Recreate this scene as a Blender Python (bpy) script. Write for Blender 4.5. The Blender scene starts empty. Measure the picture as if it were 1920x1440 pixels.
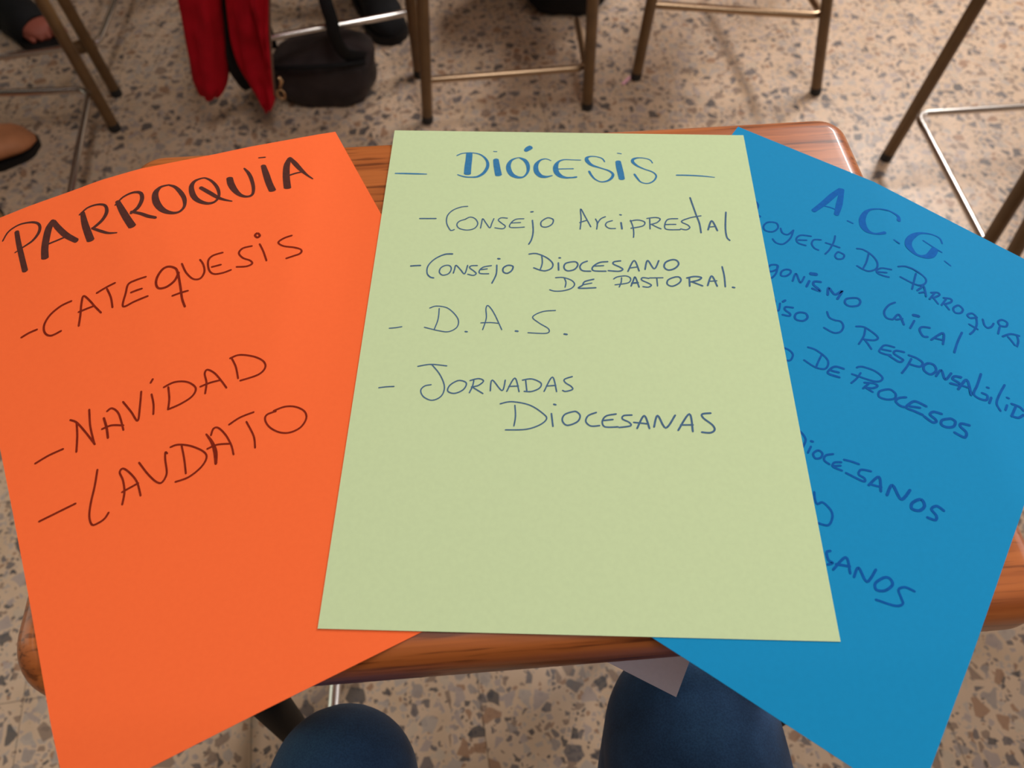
import bpy, bmesh, math, random
from mathutils import Vector, Matrix, Euler, noise

S = bpy.context.scene
COL = S.collection
PI = math.pi

# ------------------------------------------------------------------ camera
F_PX = 1461.6                       # focal length of the phone in pixels of the 1920 px frame
CAM = Vector((0.08201, -0.07997, 1.07969))
ROT = Euler((0.555106, 0.004209, 0.025586), 'XYZ')
cam_data = bpy.data.cameras.new('camera')
cam_data.sensor_fit = 'HORIZONTAL'
cam_data.sensor_width = 36.0
cam_data.lens = 36.0 * F_PX / 1920.0
cam_data.clip_start = 0.01
cam_data.clip_end = 60
cam_data.dof.use_dof = True
cam_data.dof.focus_distance = 0.40
cam_data.dof.aperture_fstop = 10.5
cam = bpy.data.objects.new('camera', cam_data)
cam.location = CAM
cam.rotation_euler = ROT
COL.objects.link(cam)
S.camera = cam

# ------------------------------------------------------------------ light
S.view_settings.view_transform = 'Standard'
S.view_settings.look = 'None'
S.view_settings.gamma = 1.0
S.view_settings.exposure = 0.12
world = bpy.data.worlds.new('room_light')
S.world = world
world.use_nodes = True
world.node_tree.nodes['Background'].inputs[0].default_value = (0.80, 0.74, 0.70, 1)
world.node_tree.nodes['Background'].inputs[1].default_value = 0.30


def area_lamp(name, loc, sx, sy, power, col, rot=(0, 0, 0)):
    d = bpy.data.lights.new(name, 'AREA')
    d.shape = 'RECTANGLE'
    d.size = sx
    d.size_y = sy
    d.energy = power
    d.color = col
    o = bpy.data.objects.new(name, d)
    o.location = loc
    o.rotation_euler = rot
    COL.objects.link(o)
    return o


area_lamp('lamp_right', (2.1, 2.9, 2.80), 0.30, 1.8, 128, (1.0, 0.95, 0.92))
area_lamp('lamp_left', (-2.2, 1.2, 2.80), 0.25, 2.4, 3, (1.0, 0.93, 0.82))
area_lamp('lamp_middle', (0.35, 0.5, 2.80), 0.25, 1.2, 16.5, (1.0, 0.955, 0.93))
area_lamp('fill_behind', (0.9, -1.1, 2.80), 0.25, 1.2, 9, (1.0, 0.97, 0.92))  # added fill: brightens the sheet under the desk, the knees and nearby floor
# daylight through the windows of the two long walls
area_lamp('window_light_left', (-3.45, 0.6, 1.7), 2.6, 1.2, 10, (0.88, 1.0, 0.84), (0, -PI / 2, 0))
area_lamp('window_light_right', (3.85, 0.9, 1.7), 2.6, 1.2, 14, (0.95, 0.95, 1.0), (0, PI / 2, 0))


# ------------------------------------------------------------------ helpers
def ray(px, py):
    d = Vector(((px - 960) / F_PX, -(py - 720) / F_PX, -1.0))
    d.rotate(ROT)
    return d


def at(px, py, z):
    """point of the photograph carried out to the height z"""
    d = ray(px, py)
    return CAM + d * ((z - CAM.z) / d.z)


def aty(px, py, y):
    d = ray(px, py)
    return CAM + d * ((y - CAM.y) / d.y)


def lean(foot, px, py):
    """slope of the most upright leg from this foot that passes behind the pixel"""
    d = ray(px, py)
    e = Vector((CAM.x - foot[0], CAM.y - foot[1]))
    t = -(e.x * d.x + e.y * d.y) / (d.x * d.x + d.y * d.y)
    p = CAM + d * t
    return (p.x - foot[0]) / p.z, (p.y - foot[1]) / p.z


def link(name, me, mat=None, parent=None, smooth=True):
    o = bpy.data.objects.new(name, me)
    COL.objects.link(o)
    if mat is not None:
        me.materials.append(mat)
    if parent is not None:
        o.parent = parent
    if smooth:
        for pl in me.polygons:
            pl.use_smooth = True
    return o


def obj(name, bm, mat=None, parent=None, smooth=True, sharp=None):
    bmesh.ops.recalc_face_normals(bm, faces=bm.faces)
    me = bpy.data.meshes.new(name)
    bm.to_mesh(me)
    bm.free()
    o = link(name, me, mat, parent, smooth)
    if sharp is not None:
        me.set_sharp_from_angle(angle=math.radians(sharp))
    return o


def thing(name, label, cat, loc=(0, 0, 0), group=None):
    o = bpy.data.objects.new(name, None)
    o.empty_display_size = 0.05
    COL.objects.link(o)
    o['label'] = label
    o['category'] = cat
    if group:
        o['group'] = group
    return o


def tag(o, label, cat, group=None):
    o['label'] = label
    o['category'] = cat
    if group:
        o['group'] = group
    return o


def spline(pts, n=8):
    """Catmull-Rom through points of any dimension"""
    pts = [tuple(p) for p in pts]
    if len(pts) < 3:
        a, b = pts[0], pts[-1]
        return [tuple(x + (y - x) * i / n for x, y in zip(a, b)) for i in range(n + 1)]
    out = []
    closed = all(abs(x - y) < 1e-9 for x, y in zip(pts[0][:2], pts[-1][:2])) and len(pts) > 4
    for i in range(len(pts) - 1):
        p1, p2 = pts[i], pts[i + 1]
        p0 = pts[i - 1] if i > 0 else (pts[-2] if closed else p1)
        p3 = pts[i + 2] if i + 2 < len(pts) else (pts[1] if closed else p2)
        for k in range(n):
            t = k / n
            out.append(tuple(0.5 * (2 * b + (c - a) * t + (2 * a - 5 * b + 4 * c - d) * t * t
                                    + (3 * b - a - 3 * c + d) * t ** 3) for a, b, c, d in zip(p0, p1, p2, p3)))
    out.append(pts[-1])
    return out


def frames(path):
    """rotation-minimising frames along a path"""
    T = []
    n = len(path)
    for i in range(n):
        a = path[max(0, i - 1)]
        b = path[min(n - 1, i + 1)]
        T.append((b - a).normalized())
    u = T[0].orthogonal().normalized()
    res = []
    for i in range(n):
        u = (u - T[i] * u.dot(T[i])).normalized()
        res.append((u.copy(), T[i].cross(u)))
    return res


def tube(bm, path, r, seg=14, cap=True, dome=False, up=None, flat=1.0):
    """tube along path; r number or list; up fixes the frame, flat squashes it along up"""
    path = [Vector(p) for p in path]
    n = len(path)
    rr = list(r) if isinstance(r, (list, tuple)) else [r] * n
    if dome:                                             # rounded end at both ends
        t0 = (path[0] - path[1]).normalized()
        t1 = (path[-1] - path[-2]).normalized()
        k = 5
        pre, prer, post, postr = [], [], [], []
        for i in range(k, 0, -1):
            a = i / k * PI / 2 * 0.97
            pre.append(path[0] + t0 * rr[0] * flat * math.sin(a))
            prer.append(rr[0] * math.cos(a))
        for i in range(1, k + 1):
            a = i / k * PI / 2 * 0.97
            post.append(path[-1] + t1 * rr[-1] * flat * math.sin(a))
            postr.append(rr[-1] * math.cos(a))
        path = pre + path + post
        rr = prer + rr + postr
        n = len(path)
    fr = frames(path)
    rings = []
    for i in range(n):
        u, v = fr[i]
        if up is not None:
            t = (path[min(n - 1, i + 1)] - path[max(0, i - 1)]).normalized()
            v = (Vector(up) - t * t.dot(Vector(up))).normalized()
            u = v.cross(t).normalized()
        ring = []
        for k in range(seg):
            a = 2 * PI * k / seg
            ring.append(bm.verts.new(path[i] + u * (rr[i] * math.cos(a)) + v * (rr[i] * flat * math.sin(a))))
        rings.append(ring)
    for i in range(n - 1):
        for k in range(seg):
            bm.faces.new((rings[i][k], rings[i][(k + 1) % seg], rings[i + 1][(k + 1) % seg], rings[i + 1][k]))
    if cap:
        bm.faces.new(rings[0])
        bm.faces.new(rings[-1])
    return rings


def round_path(pts, r, n=6):
    """polyline with rounded corners"""
    pts = [Vector(p) for p in pts]
    out = [pts[0]]
    for i in range(1, len(pts) - 1):
        a, b, c = pts[i - 1], pts[i], pts[i + 1]
        p0 = b + (a - b).normalized() * r
        p1 = b + (c - b).normalized() * r
        for k in range(n + 1):
            t = k / n
            out.append(p0 * (1 - t) ** 2 + b * 2 * t * (1 - t) + p1 * t * t)
    out.append(pts[-1])
    return out


def rod(name, pts, r, mat, parent, bend=0.025):
    bm = bmesh.new()
    tube(bm, round_path(pts, bend), r, 12)
    return obj(name, bm, mat, parent, sharp=50)


def loft(bm, rings):
    """closed rings of equal length skinned and capped"""
    vs = [[bm.verts.new(p) for p in r] for r in rings]
    m = len(vs[0])
    for a, b in zip(vs, vs[1:]):
        for k in range(m):
            bm.faces.new((a[k], a[(k + 1) % m], b[(k + 1) % m], b[k]))
    bm.faces.new(vs[0])
    bm.faces.new(vs[-1])
    return vs


def round_rect(w0, w1, h0, h1, r, n=10):
    """outline points of a rounded rectangle"""
    out = []
    r4 = r if isinstance(r, tuple) else (r,) * 4
    for sx, sy, a0, r in ((w1, h1, 0, r4[0]), (w0, h1, 90, r4[1]), (w0, h0, 180, r4[2]), (w1, h0, 270, r4[3])):
        cx, cy = sx - r * (1 if sx == w1 else -1), sy - r * (1 if sy == h1 else -1)
        for k in range(n + 1):
            a = math.radians(a0 + 90 * k / n)
            out.append((cx + r * math.cos(a), cy + r * math.sin(a)))
    return out


# ------------------------------------------------------------------ materials
def mat(name, col, rough=0.5, metal=0.0, spec=0.5, coat=0.0):
    m = bpy.data.materials.new(name)
    m.use_nodes = True
    b = m.node_tree.nodes['Principled BSDF']
    b.inputs['Base Color'].default_value = (*col, 1)
    b.inputs['Roughness'].default_value = rough
    b.inputs['Metallic'].default_value = metal
    b.inputs['Specular IOR Level'].default_value = spec
    b.inputs['Coat Weight'].default_value = coat
    return m


def srgb(r, g, b):
    f = lambda c: c / 12.92 if c <= 0.04045 else ((c + 0.055) / 1.055) ** 2.4
    return tuple(f(v / 255) for v in (r, g, b))


class NT:
    def __init__(self, m):
        self.t = m.node_tree
        self.b = self.t.nodes['Principled BSDF']

    def n(self, kind, **kw):
        x = self.t.nodes.new(kind)
        for k, v in kw.items():
            setattr(x, k, v)
        return x

    def l(self, a, b):
        self.t.links.new(a, b)

    def math(self, op, a, b=None, c=None, clamp=False):
        x = self.n('ShaderNodeMath', operation=op, use_clamp=clamp)
        for i, v in enumerate((a, b, c)):
            if v is None:
                continue
            if isinstance(v, (int, float)):
                x.inputs[i].default_value = v
            else:
                self.l(v, x.inputs[i])
        return x.outputs[0]

    def mix(self, fac, a, b, blend='MIX'):
        x = self.n('ShaderNodeMix', data_type='RGBA', blend_type=blend)
        for i, v in ((0, fac), (6, a), (7, b)):
            if isinstance(v, (int, float)):
                x.inputs[i].default_value = v
            elif isinstance(v, tuple):
                x.inputs[i].default_value = (*v, 1)
            else:
                self.l(v, x.inputs[i])
        return x.outputs[2]

    def ramp(self, fac, stops, interp='LINEAR'):
        x = self.n('ShaderNodeValToRGB')
        cr = x.color_ramp
        cr.interpolation = interp
        while len(cr.elements) < len(stops):
            cr.elements.new(0.5)
        for e, (p, c) in zip(cr.elements, stops):
            e.position = p
            e.color = (*c, 1)
        self.l(fac, x.inputs[0])
        return x.outputs[0]


def mottled(name, col, rough, amount=0.25, scale=60, bump=0.0, spec=0.3, sheen=0.0):
    """plain colour broken up by fine noise"""
    m = mat(name, col, rough, spec=spec)
    t = NT(m)
    tc = t.n('ShaderNodeTexCoord')
    nz = t.n('ShaderNodeTexNoise')
    nz.inputs['Scale'].default_value = scale
    nz.inputs['Detail'].default_value = 4
    t.l(tc.outputs['Object'], nz.inputs['Vector'])
    lo = tuple(c * (1 - amount) for c in col)
    hi = tuple(min(1, c * (1 + amount)) for c in col)
    t.l(t.ramp(nz.outputs['Fac'], [(0.3, lo), (0.7, hi)]), t.b.inputs['Base Color'])
    t.b.inputs['Sheen Weight'].default_value = sheen
    if bump:
        bp = t.n('ShaderNodeBump')
        bp.inputs['Strength'].default_value = bump
        bp.inputs['Distance'].default_value = 0.001
        t.l(nz.outputs['Fac'], bp.inputs['Height'])
        t.l(bp.outputs[0], t.b.inputs['Normal'])
    return m


TILE = 0.2943
TILE_ANGLE = math.radians(10.9)


def terrazzo():
    m = mat('terrazzo', (0.5, 0.4, 0.3), 0.34, spec=0.42)
    t = NT(m)
    tc = t.n('ShaderNodeTexCoord')
    pos = tc.outputs['Object']
    # distorted coordinates make the chips irregular
    nz = t.n('ShaderNodeTexNoise')
    nz.inputs['Scale'].default_value = 38
    nz.inputs['Detail'].default_value = 2
    t.l(pos, nz.inputs['Vector'])
    sub = t.n('ShaderNodeVectorMath', operation='SUBTRACT')
    t.l(nz.outputs['Color'], sub.inputs[0])
    sub.inputs[1].default_value = (0.5, 0.5, 0.5)
    scl = t.n('ShaderNodeVectorMath', operation='SCALE')
    t.l(sub.outputs[0], scl.inputs[0])
    scl.inputs['Scale'].default_value = 0.010
    add = t.n('ShaderNodeVectorMath', operation='ADD')
    t.l(pos, add.inputs[0])
    t.l(scl.outputs[0], add.inputs[1])
    # matrix colour
    nm = t.n('ShaderNodeTexNoise')
    nm.inputs['Scale'].default_value = 14
    nm.inputs['Detail'].default_value = 5
    t.l(pos, nm.inputs['Vector'])
    base = t.ramp(nm.outputs['Fac'], [(0.3, srgb(190, 162, 133)), (0.55, srgb(203, 175, 148)), (0.75, srgb(194, 170, 146))])
    col = base
    stone = [(0.0, srgb(70, 68, 70)), (0.12, srgb(98, 92, 92)), (0.26, srgb(134, 112, 96)), (0.38, srgb(150, 138, 130)),
             (0.54, srgb(164, 148, 140)), (0.68, srgb(150, 114, 88)), (0.76, srgb(172, 158, 146)), (0.92, srgb(190, 170, 148))]
    for scale, keep, lo, hi in ((160, 0.42, 0.10, 0.32), (95, 0.52, 0.09, 0.30), (49, 0.60, 0.08, 0.27)):
        v = t.n('ShaderNodeTexVoronoi', feature='F1')
        e = t.n('ShaderNodeTexVoronoi', feature='DISTANCE_TO_EDGE')
        for x in (v, e):
            x.inputs['Scale'].default_value = scale
            x.inputs['Randomness'].default_value = 1.0
            x.voronoi_dimensions = '2D'
            t.l(add.outputs[0], x.inputs['Vector'])
        sp = t.n('ShaderNodeSeparateColor')
        t.l(v.outputs['Color'], sp.inputs[0])
        thr = t.math('MULTIPLY_ADD', sp.outputs[1], hi - lo, lo)
        mask = t.math('MULTIPLY', t.math('SUBTRACT', e.outputs['Distance'], thr), 28, clamp=True)
        mask = t.math('MULTIPLY', mask, t.math('LESS_THAN', sp.outputs[0], keep))
        c = t.ramp(sp.outputs[2], stone, 'CONSTANT')
        var = t.math('MULTIPLY_ADD', nm.outputs['Fac'], 0.5, 0.75)
        cc = t.n('ShaderNodeVectorMath', operation='SCALE')
        t.l(c, cc.inputs[0])
        t.l(var, cc.inputs['Scale'])
        col = t.mix(t.math('MULTIPLY', mask, 0.86), col, cc.outputs[0])
    # tile joints
    rot = t.n('ShaderNodeVectorRotate', rotation_type='Z_AXIS')
    rot.inputs['Angle'].default_value = -TILE_ANGLE
    t.l(pos, rot.inputs['Vector'])
    sx = t.n('ShaderNodeSeparateXYZ')
    t.l(rot.outputs[0], sx.inputs[0])
    joint = None
    for out, off in ((sx.outputs[0], 0.0505), (sx.outputs[1], -0.10)):
        f = t.math('FRACT', t.math('DIVIDE', t.math('SUBTRACT', out, off - TILE / 2 - 20 * TILE), TILE))
        d = t.math('MULTIPLY', t.math('ABSOLUTE', t.math('SUBTRACT', f, 0.5)), TILE)
        j = t.math('LESS_THAN', d, 0.00075)
        joint = j if joint is None else t.math('MAXIMUM', joint, j)
    col = t.mix(t.math('MULTIPLY', joint, 0.55), col, srgb(70, 60, 52))
    t.l(col, t.b.inputs['Base Color'])
    return m


def wood():
    m = mat('varnished_wood', (0.2, 0.07, 0.02), 0.36, spec=0.4, coat=0.35)
    t = NT(m)
    t.b.inputs['Coat Roughness'].default_value = 0.10
    tc = t.n('ShaderNodeTexCoord')
    mp = t.n('ShaderNodeMapping')
    mp.inputs['Scale'].default_value = (2.0, 70.0, 70.0)
    t.l(tc.outputs['Object'], mp.inputs['Vector'])
    a = t.n('ShaderNodeTexNoise')
    a.inputs['Scale'].default_value = 1.6
    a.inputs['Detail'].default_value = 6
    a.inputs['Distortion'].default_value = 0.6
    t.l(mp.outputs[0], a.inputs['Vector'])
    mp2 = t.n('ShaderNodeMapping')
    mp2.inputs['Scale'].default_value = (22.0, 420.0, 420.0)
    t.l(tc.outputs['Object'], mp2.inputs['Vector'])
    b = t.n('ShaderNodeTexNoise')
    b.inputs['Scale'].default_value = 1.0
    b.inputs['Detail'].default_value = 3
    t.l(mp2.outputs[0], b.inputs['Vector'])
    c1 = t.ramp(a.outputs['Fac'], [(0.30, srgb(138, 70, 30)), (0.46, srgb(170, 92, 42)), (0.60, srgb(188, 106, 50)), (0.75, srgb(160, 84, 38))])
    pore = t.ramp(b.outputs['Fac'], [(0.33, (0.35, 0.30, 0.28)), (0.46, (1, 1, 1))])
    t.l(t.mix(0.85, c1, pore, 'MULTIPLY'), t.b.inputs['Base Color'])
    return m


def paper(name, col):
    m = mat(name, col, 0.75, spec=0.18)
    t = NT(m)
    tc = t.n('ShaderNodeTexCoord')
    nz = t.n('ShaderNodeTexNoise')
    nz.inputs['Scale'].default_value = 420
    nz.inputs['Detail'].default_value = 3
    t.l(tc.outputs['Object'], nz.inputs['Vector'])
    lo = tuple(c * 0.982 for c in col)
    hi = tuple(min(1, c * 1.018) for c in col)
    t.l(t.ramp(nz.outputs['Fac'], [(0.3, lo), (0.7, hi)]), t.b.inputs['Base Color'])
    return m


M_FLOOR = terrazzo()
M_WOOD = wood()
M_ORANGE = paper('orange_card', srgb(255, 110, 55))
M_GREEN = paper('green_card', srgb(200, 219, 171))
M_BLUE = paper('blue_card', srgb(6, 140, 196))
M_WHITE = paper('white_paper', srgb(226, 224, 242))
M_INK_DARK = mottled('dark_marker_ink', srgb(84, 48, 42), 0.6, 0.12, 500, spec=0.05)
M_INK_RED = mottled('pen_ink_on_orange', srgb(126, 38, 20), 0.6, 0.15, 500, spec=0.05)
M_INK_BLUE = mottled('blue_marker_ink', srgb(60, 124, 172), 0.6, 0.10, 500, spec=0.05)
M_INK_GREY = mottled('blue_pen_ink', srgb(74, 106, 138), 0.6, 0.15, 500, spec=0.05)
M_INK_NAVY = mottled('blue_marker_on_blue', srgb(6, 96, 178), 0.6, 0.08, 500, spec=0.05)
M_INK_NAVY2 = mottled('pen_ink_on_blue', srgb(10, 88, 164), 0.6, 0.10, 500, spec=0.05)
M_BROWN = mottled('brown_enamel', srgb(104, 76, 44), 0.38, 0.18, 30, spec=0.5)
M_CHROME = mat('chrome_rod', (0.72, 0.68, 0.64), 0.2, 1.0)
M_BRONZE = mat('worn_chrome', (0.42, 0.29, 0.18), 0.3, 0.9)
M_RUBBER = mat('black_rubber', (0.012, 0.011, 0.011), 0.6)
M_SHADED_TUBE = mottled('shaded_brown_steel', srgb(15, 12, 11), 0.6, 0.2, 40, 0, 0.1)  # brown tube coloured near black, the shade under the desk put into it
M_RED = mottled('red_cloth', srgb(180, 16, 34), 0.85, 0.12, 25, 0.2, 0.15)
M_LINING = mottled('black_lining', srgb(16, 14, 15), 0.7, 0.3, 60)
M_BAG = mottled('dark_brown_leather', srgb(46, 38, 38), 0.55, 0.35, 30, 0.5)
M_BLACK = mottled('black_cloth', srgb(14, 14, 16), 0.8, 0.3, 60)
M_GOLD = mat('brassy_metal', (0.62, 0.40, 0.22), 0.3, 1.0)
M_TAPE = mottled('zipper_tape', srgb(110, 86, 72), 0.6, 0.3, 300)
M_SKIN = mottled('skin', srgb(148, 80, 64), 0.55, 0.12, 40)
M_TAN = mottled('tan_leather', srgb(176, 116, 78), 0.6, 0.15, 25)
M_SOLE = mottled('black_sole', srgb(18, 15, 14), 0.7, 0.2, 60)
M_TROUSER = mottled('dark_trousers', srgb(44, 40, 46), 0.85, 0.3, 60)


def denim():
    m = mat('dark_denim', srgb(24, 44, 74), 0.9, spec=0.2)
    t = NT(m)
    tc = t.n('ShaderNodeTexCoord')
    a = t.n('ShaderNodeTexNoise')
    a.inputs['Scale'].default_value = 14
    a.inputs['Detail'].default_value = 4
    t.l(tc.outputs['Object'], a.inputs['Vector'])
    b = t.n('ShaderNodeTexNoise')
    b.inputs['Scale'].default_value = 900
    t.l(tc.outputs['Object'], b.inputs['Vector'])
    c = t.ramp(a.outputs['Fac'], [(0.3, srgb(34, 58, 92)), (0.55, srgb(54, 92, 136)), (0.75, srgb(68, 112, 156))])
    f = t.ramp(b.outputs['Fac'], [(0.35, (0.72, 0.72, 0.74)), (0.65, (1, 1, 1))])
    t.l(t.mix(1.0, c, f, 'MULTIPLY'), t.b.inputs['Base Color'])
    t.b.inputs['Sheen Weight'].default_value = 0.15
    return m


M_DENIM = denim()

# ------------------------------------------------------------------ floor
bm = bmesh.new()
vs = [bm.verts.new(p) for p in ((-5, -4, 0), (5, -4, 0), (5, 7, 0), (-5, 7, 0))]
bm.faces.new(vs)
lo = [bm.verts.new(v.co - Vector((0, 0, 0.05))) for v in vs]
bm.faces.new(lo)
for i in range(4):
    bm.faces.new((vs[i], vs[(i + 1) % 4], lo[(i + 1) % 4], lo[i]))
o = obj('floor', bm, M_FLOOR, smooth=False)
o['kind'] = 'structure'
M_WALL = mottled('cream_paint', srgb(170, 160, 148), 0.85, 0.03, 8)
M_CEIL = mottled('white_paint', srgb(200, 196, 190), 0.9, 0.02, 8)


def slab(name, lo, hi, m):
    bm = bmesh.new()
    lo, hi = Vector(lo), Vector(hi)
    bmesh.ops.create_cube(bm, size=1)
    for v in bm.verts:
        v.co = Vector((lo[i] + (v.co[i] + .5) * (hi[i] - lo[i]) for i in range(3)))
    o = obj(name, bm, m, smooth=False)
    o['kind'] = 'structure'


slab('wall_left', (-3.6, -3, 0), (-3.5, 5.6, 2.9), M_WALL)
slab('wall_right', (3.9, -3, 0), (4.0, 5.6, 2.9), M_WALL)
slab('wall_back', (-3.6, 5.5, 0), (4.0, 5.6, 2.9), M_WALL)
slab('wall_front', (-3.6, -3.1, 0), (4.0, -3.0, 2.9), M_WALL)
slab('ceiling', (-3.6, -3.1, 2.9), (4.0, 5.6, 3.0), M_CEIL)

# ------------------------------------------------------------------ desk
TOP = 0.7590
DESK_ANGLE = math.radians(5.9)
U0, U1, V0, V1 = -0.1262, 0.3064, -0.0175, 0.2916
desk = thing('desk', 'small wooden desk with rounded top, under the three coloured sheets', 'desk')
DM = Matrix.Rotation(DESK_ANGLE, 4, 'Z')


def dk(u, v, z):
    return DM @ Vector((u, v, z))


bm = bmesh.new()
R = 0.012
TH = 0.028
prof = []
for k in range(9):
    a = PI / 2 * k / 8
    prof.append((R * (1 - math.sin(a)), -R * (1 - math.cos(a))))
for k in range(7):
    a = PI / 2 * k / 6
    prof.append((0.007 * (1 - math.cos(a)), -TH + 0.007 * (1 - math.sin(a))))
rings = []
for ins, dz in prof:
    rings.append([Vector((x, y, TOP + dz)) for x, y in
                  round_rect(U0 + ins, U1 - ins, V0 + ins, V1 - ins, (0.018 - ins, 0.020 - ins, 0.027 - ins, 0.015 - ins))])
loft(bm, rings)
o = obj('desk_top', bm, M_WOOD, desk, sharp=40)
o.rotation_euler = (0, 0, DESK_ANGLE)


def leg(name, top, foot, r, m, parent, cap=True):
    """round tube leg with a black rubber foot"""
    top, foot = Vector(top), Vector(foot)
    bm = bmesh.new()
    tube(bm, [foot + (top - foot) * (0.004 / (top.z - foot.z)), top], r, 16)
    o = obj(name, bm, m, parent, sharp=50)
    bm = bmesh.new()
    d = (top - foot).normalized()
    f = Vector((foot.x, foot.y, 0.0))
    tube(bm, [f, f + d * 0.004, f + d * 0.015, f + d * 0.017], [r * 0.98, r * 1.05, r * 1.05, r * 1.0], 16)
    obj('rubber_foot', bm, M_RUBBER, o, sharp=50)
    return o


UNDER = TOP - TH
# four legs, the pair nearest the sitter slants under the knees
leg('leg', at(392, 1187, UNDER), at(604, 1430, 0.0), 0.0125, M_SHADED_TUBE, desk)
leg('leg', dk(.285, .01, UNDER), dk(.265, -.02, 0), 0.0125, M_SHADED_TUBE, desk)
leg('leg', dk(-0.09, 0.25, UNDER), dk(-0.07, 0.19, 0.0), 0.0125, M_SHADED_TUBE, desk)
leg('leg', dk(0.27, 0.25, UNDER), dk(0.25, 0.19, 0.0), 0.0125, M_SHADED_TUBE, desk)
# chrome foot rod running towards the sitter
p0, p1 = at(629.5, 1270, 0.15), at(620, 1395, 0.15)
d = (p1 - p0).normalized()
rod('foot_rod', [p0 - d * 0.30, p1 + d * 0.04], 0.0068, M_CHROME, desk)
# wire shelf below the top
SH = 0.618
for v in (0.05, 0.12, 0.19, 0.26):
    rod('shelf_wire', [dk(-0.09, v, SH), dk(0.27, v, SH)], 0.003, M_CHROME, desk)
for u in (-0.09, 0.27):
    rod('shelf_hanger', [dk(u, 0.05, SH), dk(u, 0.05, UNDER)], 0.003, M_CHROME, desk)
    rod('shelf_hanger', [dk(u, 0.26, SH), dk(u, 0.26, UNDER)], 0.003, M_CHROME, desk)
    rod('shelf_side', [dk(u, 0.05, SH), dk(u, 0.26, SH)], 0.003, M_CHROME, desk)

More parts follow.
